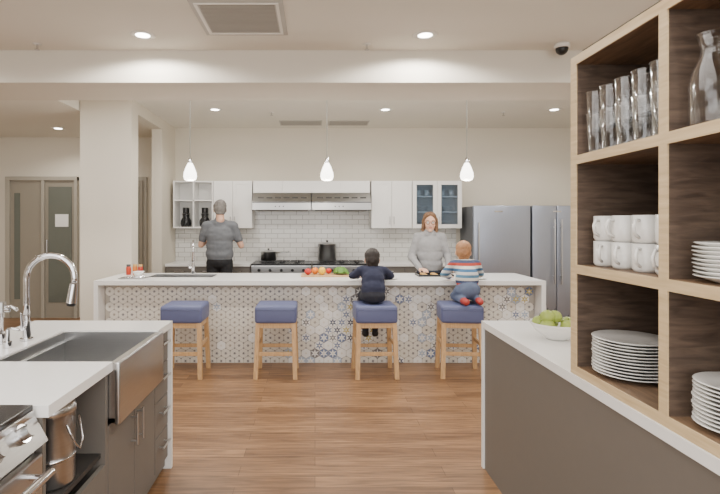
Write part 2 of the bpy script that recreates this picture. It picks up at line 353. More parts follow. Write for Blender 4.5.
# ---------------------------------------------------------------- bar island
BX0,BX1,BY0,BY1=-2.33,2.43,5.26,6.10
def slab_hole(b,x0,x1,y0,y1,z0,z1,hx0,hx1,hy0,hy1,m):
    b.box(x0,hx0,y0,y1,z0,z1,m);b.box(hx1,x1,y0,y1,z0,z1,m);b.box(hx0,hx1,y0,hy0,z0,z1,m)
    if y1>hy1+1e-4: b.box(hx0,hx1,hy1,y1,z0,z1,m)
def basin(b,x0,x1,y0,y1,zt,zb,m,t=.012):
    b.box(x0,x1,y0,y1,zb,zb+t,m);b.box(x0,x0+t,y0,y1,zb,zt,m);b.box(x1-t,x1,y0,y1,zb,zt,m);b.box(x0+t,x1-t,y0,y0+t,zb,zt,m);b.box(x0+t,x1-t,y1-t,y1,zb,zt,m)
    b.cyl(((x0+x1)/2,(y0+y1)/2,zb+t),((x0+x1)/2,(y0+y1)/2,zb+t+.004),.04,CHROME)
isl=empty('kitchen_bar_island')
b=B('countertop',parent=isl); slab_hole(b,BX0,BX1,BY0,BY1,.865,.91,-1.9,-1.15,5.62,5.98,QUARTZ)
b.box(BX0,BX0+.045,BY0,BY1,0,.865,QUARTZ);b.box(BX1-.045,BX1,BY0,BY1,0,.865,QUARTZ);b.done()
b=B('sink_basin',parent=isl);basin(b,-1.9,-1.15,5.62,5.98,.909,.68,STEEL);b.done()
b=B('cabinet_body',parent=isl);b.box(BX0+.05,BX1-.05,5.452,BY1-.03,0,.66,GREY);b.box(BX0+.05,BX1-.05,5.452,5.6,.66,.864,GREY);b.box(-1.1,BX1-.05,5.6,BY1-.03,.66,.864,GREY);b.done()
# mosaic
GROUT=mat('tile_grout',(182,176,166),.9)
TB=mat('tile_cream',(228,224,215),.35,var=.04);TG=mat('tile_slate',(122,121,124),.35);TT=mat('tile_taupe',(166,158,146),.35)
TW=mat('tile_white',(243,243,241),.3);TBL=mat('tile_blue',(112,128,162),.35);TLB=mat('tile_pale_blue',(176,190,210),.35);TY=mat('tile_mustard',(200,184,108),.35);TN=mat('tile_navy',(66,74,100),.35)
b=B('hexagon_tile_mosaic',parent=isl); x0,x1=BX0+.05,BX1-.05
b.box(x0,x1,5.436,5.45,0,.864,GROUT)
R=.056;dx=R*math.sqrt(3);dz=R*1.5
def poly(cx,cz,rs,n,rot,y,m):
    V=[(min(max(cx+rs[i%len(rs)]*math.cos(rot+2*math.pi*i/n),x0),x1),y,min(max(cz+rs[i%len(rs)]*math.sin(rot+2*math.pi*i/n),.002),.863)) for i in range(n)]
    b.add(V,[tuple(range(n))],m)
row=0;z=0.02
while z<.88:
    x=x0+(dx/2 if row%2 else 0)
    while x<x1+dx:
        if x0+.01<x<x1-.01 and z<.85:
            c1=math.exp(-((x-.40-.5*(z-.5))/.46)**2); c2=math.exp(-((x-1.1)/.6)**2)*.5; c3=math.exp(-((x-2.2)/.25)**2)*.8; p=max(c1,c2,c3,.05)
            q=random.random()
            poly(x,z,[R*.95],6,math.pi/6,5.435,TB)
            if q<p:
                r_=random.random()
                if r_<.40: bg,fg=TW,TW
                elif r_<.76: bg,fg=TW,random.choice([TBL,TG,TLB,TY,TN])
                else: bg,fg=random.choice([TLB,TG,TBL,TLB]),random.choice([TW,TW,TW,TY])
                poly(x,z,[R*.96],6,math.pi/6,5.434,bg); poly(x,z,[R*.9,R*.32],12,math.pi/6,5.433,fg); poly(x,z,[R*.2],8,0,5.432,TB)
            else:
                m_=TG if random.random()<.7 else TT
                poly(x,z,[R*.36,R*.15],12,0,5.434,m_)
                for k in range(6):
                    a=math.pi/6+k*math.pi/3; poly(x+R*.93*math.cos(a),z+R*.93*math.sin(a),[R*.17],3,a+math.pi,5.4335+.0001*k,m_)
        x+=dx
    z+=dz;row+=1
b.done()
# stools
def stool(x,rot=0):
    b=B('bar_stool',(x,5.06,0),rot); w=.205;dp=.19
    b.box(-w,w,-dp,dp,.535,.71,VINYL,.03,seg=4); b.tube([(-w+.01,-dp-.001,.67),(w-.01,-dp-.001,.67)],.004,VINYL,6)
    b.box(-w+.02,w-.02,-dp+.02,dp-.02,.49,.54,LEG,.003)
    for sx in(-1,1):
        for sy in(-1,1):
            V=[]
            for z,ox,oy in((0,w-.012,dp-.0),(.54,w-.03,dp-.035)):
                for ax,ay in((-.021,-.021),(.021,-.021),(.021,.021),(-.021,.021)): V.append((sx*ox+ax,sy*oy+ay,z))
            b.add(V,[(0,1,5,4),(1,2,6,5),(2,3,7,6),(3,0,4,7),(0,3,2,1),(4,5,6,7)],LEG)
    for sy,z in((-1,.24),(1,.24)): b.box(-w+.02,w-.02,sy*(dp-.017)-.01,sy*(dp-.017)+.01,z-.018,z+.018,LEG,.002)
    for sx in(-1,1): b.box(sx*(w-.02)-.01,sx*(w-.02)+.01,-dp+.02,dp-.02,.30,.336,LEG,.002)
    return b.done()
stool(-1.31);stool(-.385);stool(.60,.03);stool(1.46,-.1)
# pendants
for px in(190,327,467):
    X=PX(px,91);b=B('pendant_lamp',(X,5.5,0))
    b.cyl((0,0,2.2),(0,0,3.05),.004,GRILLE2,seg=6);b.cyl((0,0,3.03),(0,0,3.05),.06,TRIMW);b.lathe([(.001,2.235),(.016,2.235),(.02,2.19),(.026,2.175)],(0,0,0),CHROME,16)
    b.lathe([(.024,2.18),(.048,2.13),(.068,2.07),(.072,2.03),(.06,1.995),(.03,1.985),(.001,1.983)],(0,0,0),FROST,24);b.done()
    l=bpy.data.lights.new('pendant_bulb','POINT');l.energy=12;l.color=(1,.93,.82);l.shadow_soft_size=.07;o=bpy.data.objects.new('pendant_bulb',l);o.location=(X,5.5,1.9);bpy.context.collection.objects.link(o)
# faucets
def faucet(name,x,y,z,h,reach,dirv,r=.013):
    d=Vector(dirv).normalized();b=B(name,(x,y,z));b.cyl((0,0,0),(0,0,.012),.032,CHROME);b.cyl((0,0,.012),(0,0,.1),.022,CHROME);b.cyl((0,0,.1),(0,0,.13),.017,CHROME)
    rr=reach/2;pts=[Vector((0,0,.12)),Vector((0,0,(h-rr)*.6)),Vector((0,0,h-rr))]+[d*(rr-rr*math.cos(math.radians(a)))+Vector((0,0,h-rr+rr*math.sin(math.radians(a)))) for a in range(15,196,15)]
    b.tube(pts,r,CHROME,12); e=pts[-1];t=(pts[-1]-pts[-2]).normalized();b.cyl(e,e+t*.1,r*1.25,CHROME,r*1.6);b.cyl(e+t*.1,e+t*.115,r*1.6,BLACK,r*1.3)
    s_=d.cross(Vector((0,0,1)));b.cyl(s_*.02+Vector((0,0,.07)),s_*.05+Vector((0,0,.07)),.012,CHROME);b.cyl(s_*.045+Vector((0,0,.07)),s_*.06+Vector((0,0,.15)),.007,CHROME,.005)
    return b.done()
faucet('bar_faucet',-1.47,6.03,.911,.4,.2,(.25,-1,0),.012)
# things on bar
for i,(xx,c) in enumerate(((-2.2,(190,60,30)),(-2.13,(210,120,40)),(-2.06,(170,50,35)))):
    b=B('spice_jar',(xx,5.9+.02*(i%2),.911));b.lathe([(.001,0),(.028,0),(.028,.085),(.022,.095)],(0,0,0),mat('spice_%d'%i,c,.4),16);b.lathe([(.024,.095),(.024,.12),(.001,.12)],(0,0,0),mat('jar_lid_%d'%i,(190,150,90) if i else (60,60,60),.4),16);b.done()
b=B('small_bowl',(-2.02,5.72,.911));b.lathe([(.001,.004),(.03,.0),(.05,.03),(.07,.055),(.065,.055),(.045,.03),(.001,.012)],(0,0,0),CER);b.done()
b=B('kitchen_utensils_tray',(-2.0,5.5,.911));b.box(-.14,.14,-.07,.07,0,.008,STEEL,.002)
for k in range(4): b.tube([(-.12,-.05+k*.03,.012),(0,-.045+k*.03,.016),(.12,-.05+k*.028,.02)],.004,CHROME,6)
b.done()
b=B('cutting_board',(.12,5.78,.911));b.box(-.28,.28,-.15,.15,0,.016,LEG,.004);b.done()
def fruit(name,x,y,z,r,c,st=True,sy=1):
    b=B(name,(x,y,z+r*.92*sy));b.ell((0,0,0),(r,r,r*.93*sy),mat(name+'_skin',c,.3,var=.12,scale=20));
    if st:b.tube([(0,0,r*.85*sy),(.003,0,r*1.15*sy)],.002,mat(name+'_stem',(80,60,30)),6)
    return b.done()
fruit('red_apple',-.08,5.72,.928,.04,(185,40,30));fruit('orange_fruit',.0,5.8,.928,.042,(232,130,30),False);fruit('yellow_pepper',.08,5.72,.928,.042,(236,190,40),True,1.15);fruit('red_tomato',.16,5.84,.928,.035,(200,50,30))
LET=mat('lettuce_green',(88,130,50),.6,var=.3,scale=30)
b=B('lettuce_head',(.29,5.78,.93))
for k in range(16):
    a=k*2.4;rr=.035+.02*(k%3);mxr=Matrix.Rotation(a,3,'Z')@Matrix.Rotation(math.radians(50),3,'Y')
    b.ell((rr*math.cos(a),rr*math.sin(a),.035+.004*(k%4)),(.045,.04,.012),LET,14,8,mx=mxr,jit=.5)
b.done()
for (x,y) in((.80,5.42),(1.78,5.45)):
    b=B('dinner_plate',(x,y,.911));b.lathe([(.001,.004),(.06,.0),(.1,.016),(.098,.018),(.06,.007),(.001,.008)],(0,0,0),CER);b.done()
COOK=mat('cookie',(190,150,90),.8,var=.2)
b=B('baking_tray',(1.38,5.80,.911));b.box(-.2,.2,-.12,.12,0,.006,IRON)
for q in((-.2,.2,-.12,-.112),(-.2,.2,.112,.12),(-.2,-.192,-.112,.112),(.192,.2,-.112,.112)):b.box(q[0],q[1],q[2],q[3],0,.022,IRON)
for i in range(3):
    for j in range(2): b.ell((-.12+.12*i,-.05+.1*j,.014),(.035,.035,.014),COOK,12,8)
b.done()
# ---------------------------------------------------------------- left sink island
LX0,LX1,LY0,LY1=-1.75,-.89,1.67,3.125
il=empty('sink_island')
SY0,SY1=2.20,2.84;SX0,SX1=-1.43,-.865
b=B('countertop',parent=il)
b.box(LX0,LX1,SY1,LY1,.87,.91,QUARTZ);b.box(LX0,LX1,LY0,SY0,.87,.91,QUARTZ);b.box(LX0,SX0,SY0,SY1,.87,.91,QUARTZ);b.box(LX0,LX1,LY1-.03,LY1,0,.87,QUARTZ);b.done()
b=B('farmhouse_sink',parent=il);basin(b,SX0,SX1-.015,SY0+.001,SY1-.001,.905,.64,STEEL,.02);b.box(SX1-.02,SX1+.006,SY0,SY1,.63,.907,STEEL,.008,seg=3);b.box(SX0+.021,SX0+.035,SY0+.03,SY1-.03,.85,.855,STEEL);b.done()
b=B('cabinet_body',parent=il);fx=LX1-.02
b.box(LX0+.02,fx-.02,SY0+.0,LY1-.03,.02,.63,GREY);b.box(LX0+.02,fx-.02,SY1+.005,LY1-.03,.63,.87,GREY)
b.box(LX0+.02,SX0-.01,LY0,SY0-.001,.02,.869,GREY);b.box(LX0+.02,SX0-.01,SY0+.001,SY1,.631,.869,GREY)
b.box(SX0-.009,fx,LY0+.0,LY0+.02,.0,.869,GREY);b.box(SX0-.009,fx,SY0-.03,SY0-.005,.0,.869,GREY)
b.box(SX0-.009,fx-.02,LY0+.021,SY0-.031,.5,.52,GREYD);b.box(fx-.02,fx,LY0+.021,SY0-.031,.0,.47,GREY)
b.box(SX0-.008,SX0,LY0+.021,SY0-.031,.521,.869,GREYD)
w=(SY1-SY0)/2
for i in range(2): b.box(fx-.018,fx,SY0+i*w+.003,SY0+(i+1)*w-.003,.08,.625,GREY,.002)
zs=[.08,.28,.48,.68,.865]
for i in range(4): b.box(fx-.018,fx,SY1+.006,LY1-.035,zs[i]+.003,zs[i+1]-.003,GREY,.002)
for y in(SY0+w-.04,SY0+w+.04):
    b.cyl((fx+.03,y,.42),(fx+.03,y,.58),.006,STEEL,seg=8)
    for z in(.44,.56): b.cyl((fx,y,z),(fx+.03,y,z),.005,STEEL,seg=6)
for z in zs[:-1]:
    zz=z+.13
    b.cyl((fx+.03,SY1+.06,zz),(fx+.03,LY1-.09,zz),.006,STEEL,seg=8)
    for y in(SY1+.08,LY1-.11): b.cyl((fx,y,zz),(fx+.03,y,zz),.005,STEEL,seg=6)
b.done()
faucet('sink_faucet',-1.50,2.60,.911,.44,.24,(1,.1,0),.016)
b=B('water_dispenser_tap',(-1.58,2.52,.911));b.cyl((0,0,0),(0,0,.05),.018,CHROME);b.tube([(0,0,.05),(0,0,.16),(.01,0,.18),(.05,0,.19),(.08,0,.17)],.008,CHROME,10);b.cyl((-.03,0,.17),(.04,0,.17),.01,CHROME);b.cyl((0,0,.16),(0,0,.21),.02,STEEL);b.done()
b=B('soap_dispenser',(-1.50,2.44,.911));b.cyl((0,0,0),(0,0,.03),.02,CHROME);b.cyl((0,0,.03),(0,0,.09),.01,CHROME);b.tube([(0,0,.09),(.02,0,.095),(.06,0,.085)],.007,CHROME,8);b.done()
# waste bin
b=B('stainless_waste_bin',(-1.02,1.93,.521));b.lathe([(.001,0),(.082,0),(.086,.01),(.088,.27),(.092,.272),(.092,.29),(.084,.305),(.04,.32),(.001,.323)],(0,0,0),STEEL,36)
b.tube([(.085,-.05,.24),(.11,-.03,.16),(.112,0,.13),(.11,.03,.16),(.085,.05,.24)],.004,CHROME,8);b.lathe([(.087,.1),(.0895,.1),(.0895,.11),(.087,.11)],(0,0,0),CHROME,36);b.done()
# near range
b=B('kitchen_range');ry0,ry1=.9,1.66;b.box(-1.6,-.93,ry0,ry1,.02,.90,STEEL,.004);b.box(-1.62,-.935,ry0,ry1,.90,.918,IRON,.004)
V=[(-.95,ry0,.915),(-.95,ry1,.915),(-.885,ry1,.80),(-.885,ry0,.80),(-.93,ry0,.78),(-.93,ry1,.78)]
b.add(V,[(0,1,2,3),(3,2,5,4),(0,3,4),(1,5,2)],STEEL)
nn=Vector((.115,0,.065)).normalized()
for y in(1.0,1.14,1.28,1.42,1.56):
    c=Vector((-.918,y,.858));b.cyl(c,c+nn*.012,.03,CHROME);b.cyl(c+nn*.012,c+nn*.04,.022,STEEL,.02)
b.box(-.93,-.90,ry0+.005,ry1-.005,.2,.76,STEEL,.006);b.box(-.9,-.897,ry0+.12,ry1-.12,.32,.62,IRON)
b.cyl((-.855,ry0+.04,.715),(-.855,ry1-.04,.715),.014,CHROME)
for y in(ry0+.08,ry1-.08):b.cyl((-.9,y,.715),(-.855,y,.715),.01,CHROME)
for cy in(1.08,1.46):
    for cx in(-1.42,-1.12):
        b.cyl((cx,cy,.918),(cx,cy,.93),.04,BLACK)
        b.box(cx-.13,cx+.13,cy-.006,cy+.006,.93,.945,BLACK);b.box(cx-.006,cx+.006,cy-.13,cy+.13,.93,.946,BLACK)
b.done()
# ---------------------------------------------------------------- right counter
b=B('storage_counter');RX=1.04
b.box(RX,1.8,.55,3.125,.87,.91,QUARTZ);b.box(RX,1.8,3.095,3.125,0,.87,QUARTZ);b.box(RX+.02,1.78,.55,3.094,0,.869,GREY)
b.box(RX+.01,RX+.02,.57,3.09,.0,.865,GREY)
b.done()
# shelf unit
SX=1.045;SD=.36;SYF,SYN=2.04,.72
sh=B('display_shelving_unit')
boards=[(2.155,2.19),(1.755,1.79),(1.318,1.353),(.911,.945)]
for z0,z1 in boards:
    sh.box(SX+.006,SX+SD,SYN,SYF,z0,z1,WALNUTH);sh.box(SX,SX+.006,SYN,SYF,z0,z1,OAK)
sh.box(SX+SD-.012,SX+SD,SYN,SYF,.945,2.155,WALNUT)
for y0,y1 in((SYF-.036,SYF),(1.485,1.521),(.93,.966)):
    for i in range(3):
        z0=boards[i+1][1];z1=boards[i][0];sh.box(SX+.006,SX+SD-.0125,y0,y1-.0005,z0,z1,WALNUT);sh.box(SX,SX+.006,y0,y1,z0,z1,OAK)
sh.box(SX+.0,SX+SD,SYF,SYF+.004,.911,2.19,OAK)
sh.done()
# mugs
def mug(b,x,y,z,r=.042,h=.096,a=180):
    b.lathe([(.001,.0),(r*.85,0),(r,.012),(r,h),(r-.004,h),(r-.005,.014),(.001,.008)],(x,y,z),CER,20)
    d=Vector((math.cos(math.radians(a)),math.sin(math.radians(a)),0));c=Vector((x,y,z))
    b.tube([c+d*(r-.002)+Vector((0,0,h*.82)),c+d*(r+.02)+Vector((0,0,h*.84)),c+d*(r+.031)+Vector((0,0,h*.6)),c+d*(r+.025)+Vector((0,0,h*.33)),c+d*(r-.002)+Vector((0,0,h*.2))],.0055,CER,8)
b=B('stacked_coffee_mugs')
for lv in range(2):
    for i in range(4):
        for j in range(3):
            mug(b,SX+.08+j*.1,1.935-i*.118,1.354+lv*.097,a=204+random.uniform(-18,18))
b.done()
# glasses
b=B('stacked_drinking_glasses')
def tumbler(x,y,z,r=.040,h=.15):
    b.lathe([(.001,.002),(r*.72,.002),(r*.76,.008),(r,h),(r-.0015,h+.0015)],(x,y,z),GLASS,24)
    b.lathe([(r-.0012,h+.0005),(r+.0008,h+.0005),(r+.0008,h+.003),(r-.0012,h+.003),(r-.0012,h+.0005)],(x,y,z),RIM,24)
    b.lathe([(.001,.002),(r*.74,.002),(r*.76,.012),(.001,.014)],(x,y,z),RIM,20)
RIM=glass_mat('thick_glass_rim',(.85,.88,.9),.5,.7,.15)
for i in range(5):
    for j in range(2):
        x=SX+.055+j*.12;y=1.95-i*.094;tumbler(x,y,1.791);tumbler(x,y,1.791+.085)
b.done()
b=B('glass_carafe',(SX+.075,1.415,1.791));b.lathe([(.001,.002),(.046,.002),(.052,.012),(.052,.12),(.045,.16),(.026,.2),(.022,.225),(.034,.262),(.032,.263)],(0,0,0),GLASS,28);b.lathe([(.001,.014),(.05,.014)],(0,0,0),RIM,28);b.lathe([(.032,.261),(.0355,.261),(.0355,.265),(.032,.265)],(0,0,0),RIM,28);b.done()
def plates(name,x,y,z,r,n,p):
    b=B(name,(x,y,z))
    for k in range(n):
        o=k*p;b.lathe([(.001,o+.003),(r*.55,o),(r*.6,o+.003),(r*.97,o+.017),(r,o+.019),(r*.97,o+.021),(r*.6,o+.008),(.001,o+.007)],(random.uniform(-.002,.002),random.uniform(-.002,.002),0),CER,36)
    return b.done()
plates('stack_of_dinner_plates',SX+.14,1.87,.946,.132,12,.0115)
plates('stack_of_salad_plates',SX+.125,1.37,1.354,.11,9,.0115)
plates('stack_of_salad_plates',SX+.125,1.37,.946,.11,11,.0115)
# fruit bowl
fb=empty('fruit_bowl_with_apples',(1.27,2.63,.911))
b=B('bowl',parent=fb);b.lathe([(.001,.006),(.05,.0),(.055,.006),(.1,.04),(.135,.085),(.131,.088),(.095,.046),(.05,.014),(.001,.014)],(0,0,0),CER,32);b.done()
AP=mat('green_apple_skin',(158,176,84),.3,var=.12,scale=15)
b=B('apples',parent=fb)
for x,y,z in((-.06,-.03,.075),(.03,-.06,.075),(.07,.02,.078),(0,.06,.075),(-.07,.045,.08),(-.01,-.0,.115),(-.055,-.015,.12)):
    b.ell((x,y,z),(.037,.037,.034),AP,16,10);b.tube([(x,y,z+.028),(x+.003,y,z+.045)],.0015,BLACK,5)
b.done()
# ---------------------------------------------------------------- people
SKIN=mat('skin',(222,176,150),.55,var=.04);LIP=mat('lips',(185,105,95),.5);EYEW=mat('eye_white',(235,232,228),.25);IRIS=mat('iris',(60,45,35),.2)
def remesh(name,geo,voxel,mats,classify,parent,smooth=4,loc=(0,0,0)):
    V=[];Fc=[]
    for v,f in geo:
        o=len(V);V+=v;Fc+=[tuple(i+o for i in q) for q in f]
    me=bpy.data.meshes.new(name+'_src');me.from_pydata([tuple(v) for v in V],[],Fc);me.update()
    ob=bpy.data.objects.new(name+'_src',me);bpy.context.collection.objects.link(ob)
    r=ob.modifiers.new('r','REMESH');r.mode='VOXEL';r.voxel_size=voxel
    sm=ob.modifiers.new('s','SMOOTH');sm.iterations=smooth;sm.factor=.5
    dg=bpy.context.evaluated_depsgraph_get();dg.update();ev=ob.evaluated_get(dg);m2=bpy.data.meshes.new_from_object(ev)
    bpy.data.objects.remove(ob);m2.materials.clear();m2.name=name
    for m in mats:m2.materials.append(m)
    for p in m2.polygons:
        p.use_smooth=True
        if classify:p.material_index=classify(p.center)
    o=bpy.data.objects.new(name,m2);bpy.context.collection.objects.link(o);o.parent=parent;o.location=loc;return o
def ellgeo(c,r,mx=None):
    t=B('t');t.ell(c,r,SKIN,20,12,mx=mx);return [Vector(v) for v in t.V],t.F
def body(name,parts,parent,voxel=.011,smooth=4,folds=.006):
    mats=[]
    for p in parts:
        if p[-1] not in mats:mats.append(p[-1])
    geo=[]
    for p in parts:
        geo.append(capsule_geo(*p[1:5]) if p[0]=='c' else ellgeo(p[1],p[2]))
    def cl(c):
        best=1e9;bi=0
        for p in parts:
            if p[0]=='c':
                a=Vector(p[1]);b_=Vector(p[3]);d=b_-a;t=max(0,min(1,(c-a).dot(d)/max(d.length_squared,1e-9)));dd=(c-(a+d*t)).length-(p[2]+(p[4]-p[2])*t)
            else:
                q=c-Vector(p[1]);r=p[2];dd=(Vector((q.x/r[0],q.y/r[1],q.z/r[2])).length-1)*min(r)
            if dd<best:best=dd;bi=mats.index(p[-1])
        return bi
    o=remesh(name,geo,voxel,mats,cl,parent,smooth)
    me=o.data; cloth=set()
    for p in me.polygons:
        if mats[p.material_index] is not SKIN: cloth.update(p.vertices)
    nr=[v.normal.copy() for v in me.vertices]
    for i in cloth:
        v=me.vertices[i];c=v.co; v.co=c+nr[i]*folds*(noise.noise(Vector((c.x*7,c.y*7,c.z*20)))+.5*noise.noise(c*30))
    me.update(); return o
def head(parent,pos,k,hairmat,style,M3,skin=SKIN,glasses=False):
    g=[ellgeo((0,.015,.025),(.074,.094,.09)),ellgeo((0,-.025,-.035),(.057,.064,.078)),ellgeo((0,-.06,-.092),(.026,.024,.02)),capsule_geo((0,-.086,.005),.007,(0,-.102,-.026),.013),
       ellgeo((.076,.012,-.012),(.01,.02,.032)),ellgeo((-.076,.012,-.012),(.01,.02,.032)),capsule_geo((-.035,-.074,.024),.01,(.035,-.074,.024),.01),
       capsule_geo((0,.02,-.05),.05,(0,.03,-.15),.055),ellgeo((.035,-.06,-.03),(.024,.022,.024)),ellgeo((-.035,-.06,-.03),(.024,.022,.024))]
    def T(v): return M3@(Vector(v)*k)
    g=[([T(v) for v in V],f) for V,f in g]
    e=empty('head',pos);e.parent=parent
    remesh('face',g,.005*k,[skin],None,e,3)
    b=B('eyes_and_mouth',parent=e)
    for q in(-1,1):
        b.ell(T((q*.03,-.0775,.003)),(.0125*k,)*3,EYEW,12,8);b.ell(T((q*.03,-.0875,.003)),(.006*k,)*3,IRIS,10,8)
        b.tube([T((q*.046,-.078,.026)),T((q*.03,-.087,.031)),T((q*.014,-.086,.027))],.0035*k,hairmat,6)
    b.tube([T((-.023,-.083,-.06)),T((-.01,-.0905,-.0575)),T((0,-.091,-.059)),T((.01,-.0905,-.0575)),T((.023,-.083,-.06))],[.002*k,.0055*k,.006*k,.0055*k,.002*k],LIP,8)
    b.done()
    if style=='long':
        h=[ellgeo((0,.03,.045),(.082,.096,.078)),ellgeo((0,.045,0),(.078,.08,.088))]
        for q in(-1,1):
            h+=[capsule_geo((q*.03,-.045,.095),.026,(q*.073,-.01,.02),.02),capsule_geo((q*.074,-.005,.03),.02,(q*.08,.01,-.1),.024),capsule_geo((q*.08,.01,-.09),.024,(q*.072,-.01,-.15),.015),capsule_geo((q*.045,.07,0),.045,(q*.045,.06,-.12),.035)]
    else:
        h=[ellgeo((0,.03,.042),(.083,.098,.082)),ellgeo((0,.042,.0),(.08,.084,.092)),
           capsule_geo((-.03,-.045,.082),.026,(.035,-.045,.08),.026),capsule_geo((-.03,.07,-.06),.03,(.03,.07,-.06),.03)]
    h=[([T(v) for v in V],f) for V,f in h]
    o=remesh('hair',h,.0065*k,[hairmat],None,e,3)
    amp=(.004 if style=='long' else .0028)*k
    if style=='curly': amp=.006*k
    for v in o.data.vertices:
        n=Vector((noise.noise(v.co*28),noise.noise(v.co*28+Vector((5,5,5))),noise.noise(v.co*28+Vector((9,1,3)))));v.co+=n*amp*1.4+v.co.normalized()*amp*noise.noise(Vector((v.co.x*120,v.co.y*120,v.co.z*30)))
    if glasses:
        b=B('eyeglasses',parent=e)
        for q in(-1,1):
            b.tube([T((q*.032+.023*math.cos(a*math.pi/8),-.098,.002+.017*math.sin(a*math.pi/8))) for a in range(16)],.0022*k,BLACK,6,closed=True)
            b.tube([T((q*.055,-.098,.006)),T((q*.079,-.06,.008)),T((q*.082,.015,.002))],.002*k,BLACK,6)
        b.tube([T((-.01,-.099,.005)),T((0,-.101,.008)),T((.01,-.099,.005))],.002*k,BLACK,6);b.done()
def hand(parent,wrist,fdir,palmn,side,k=1.,curl=25,skin=SKIN):
    f=Vector(fdir).normalized();n=Vector(palmn);n=(n-f*n.dot(f)).normalized();sd=f.cross(n)*side;w=Vector(wrist);g=[]
    for j,(o,l) in enumerate(((-.03,.058),(-.01,.072),(.011,.078),(.031,.068))):
        kn=w+(f*(.083+.004*(1.5-abs(j-1.8)))+sd*o)*k;g.append(capsule_geo(w+sd*o*.55*k,.015*k,kn,.0115*k,10))
        a=math.radians(curl);d1=f*math.cos(a)+n*math.sin(a)+sd*o*1.5;p1=kn+d1*l*.5*k;a2=math.radians(curl*2.1);d2=f*math.cos(a2)+n*math.sin(a2)+sd*o*1.5;p2=p1+d2*l*.45*k
        g.append(capsule_geo(kn,.0095*k,p1,.0085*k,10));g.append(capsule_geo(p1,.0085*k,p2,.007*k,10))
    b0=w+(f*.025+sd*.024)*k;t1=b0+(f*.03+sd*.03+n*.012)*k;t2=t1+(f*.03+sd*.01+n*.012)*k
    g+= [capsule_geo(b0,.015*k,t1,.0115*k,10),capsule_geo(t1,.011*k,t2,.0085*k,10)]
    remesh('hand',g,.0034*max(k,.8),[skin],None,parent,1)
def RZ(a):return Matrix.Rotation(math.radians(a),3,'Z')
def RXm(a):return Matrix.Rotation(math.radians(a),3,'X')
def adult(name,X,Y,h,fs,top,pants,elbows,wrists,handf,palmn,sleeve,hairmat,style,headrot,glasses=False,wsc=1.,curl=25,waist=1.,hood=False):
    e=empty(name);k=h/1.75;SH=mat(name+'_shoe',(30,30,32),.5)
    def P(x,y,z):return (X+x*k,Y+y*k*fs,z*k)   # y forward
    A=[]
    A+=[('e',P(0,0,.93),(.165*k*wsc,.12*k,.11*k),pants),('e',P(0,.0,1.04),(.168*k*wsc*waist,.128*k,.15*k),top),('e',P(0,.0,1.15),(.163*k*wsc*waist,.123*k,.16*k),top),('e',P(0,0,1.28),(.182*k*wsc,.122*k,.18*k),top),
        ('c',P(-.14*wsc,0,1.415),.062*k,P(.14*wsc,0,1.415),.062*k,top),('c',P(-.07,-.01,1.45),.045*k,P(.07,-.01,1.45),.045*k,top),('c',P(0,-.01,1.43),.085*k,P(0,.0,1.485),.064*k,top),('c',P(0,0,1.46),.056*k,P(0,.015,1.57),.054*k,SKIN)]
    if hood: A+=[('c',P(-.07,-.07,1.45),.045*k,P(.07,-.07,1.45),.045*k,top),('c',P(-.085,-.05,1.47),.032*k,P(-.05,.06,1.45),.026*k,top),('c',P(.085,-.05,1.47),.032*k,P(.05,.06,1.45),.026*k,top),('c',P(0,-.12,1.38),.055*k,P(0,-.1,1.44),.06*k,top)]
    for i,q in enumerate((-1,1)):
        S=P(q*.172*wsc,0,1.41);E=elbows[i];W=wrists[i]
        if sleeve=='short':
            mid=tuple(S[j]+(E[j]-S[j])*.66 for j in range(3));A+=[('c',S,.061*k,mid,.056*k,top),('c',mid,.044*k,E,.040*k,SKIN),('c',E,.041*k,W,.028*k,SKIN)]
        else:A+=[('c',S,.062*k,E,.052*k,top),('c',E,.052*k,W,.038*k,top)]
        A+=[('c',P(q*.085,0,.92),.092*k,P(q*.1,.01,.5),.062*k,pants),('c',P(q*.1,.01,.5),.061*k,P(q*.105,-.02,.1),.045*k,pants),('c',P(q*.105,-.03,.05),.045*k,P(q*.12,.13,.04),.037*k,SH)]
        hand(e,W,handf[i],palmn[i],(-1 if i==0 else 1),k*.98,curl)
    body('body',A,e,.011)
    head(e,(X,Y+.025*k*fs,h-.132),1.06,hairmat,style,headrot,glasses=glasses)
    return e
# woman (faces the camera side, -Y)
GH=mat('grey_sweatshirt',(150,150,152),.9,var=.08,scale=25,bump=.2);JE=mat('dark_jeans',(48,54,70),.8)
BRH=mat('brown_hair',(118,88,64),.6,var=.35,scale=60,stretch=(1,1,.2))
wx,wy=1.47,6.42
adult('woman_in_grey_sweatshirt',wx,wy,1.665,-1,GH,JE,
      [(wx-.235,wy+.0,1.09),(wx+.235,wy+.0,1.09)],[(wx-.19,wy-.34,.965),(wx+.16,wy-.34,.965)],[(.5,-1,-.1),(-.4,-1,-.1)],[(0,0,-1),(0,0,-1)],'long',BRH,'long',RZ(-8)@RXm(8),True,.93,waist=1.14,hood=True)
# man (faces the back wall, +Y)
TS=mat('charcoal_tshirt',(108,111,116),.9,var=.06,scale=25,bump=.2);BP=mat('black_trousers',(28,28,32),.8);GRH=mat('grey_hair',(118,114,110),.7,var=.35,scale=60)
mx_,my=-1.33,6.98
adult('man_in_grey_tshirt',mx_,my,1.84,1,TS,BP,
      [(mx_-.275,my+.06,1.21),(mx_+.29,my+.06,1.20)],[(mx_-.17,my+.29,1.31),(mx_+.19,my+.29,1.29)],[(.7,.5,.35),(-.7,.5,.35)],[(.4,1,0),(-.4,1,0)],'short',GRH,'curly',RZ(180+14)@RXm(14),False,1.06,35,waist=1.05)
b=B('coffee_cup',(mx_+.01,my+.40,1.33));b.lathe([(.001,0),(.036,0),(.042,.1),(.038,.1),(.033,.01),(.001,.008)],(0,0,0),BLACK,18);b.done()
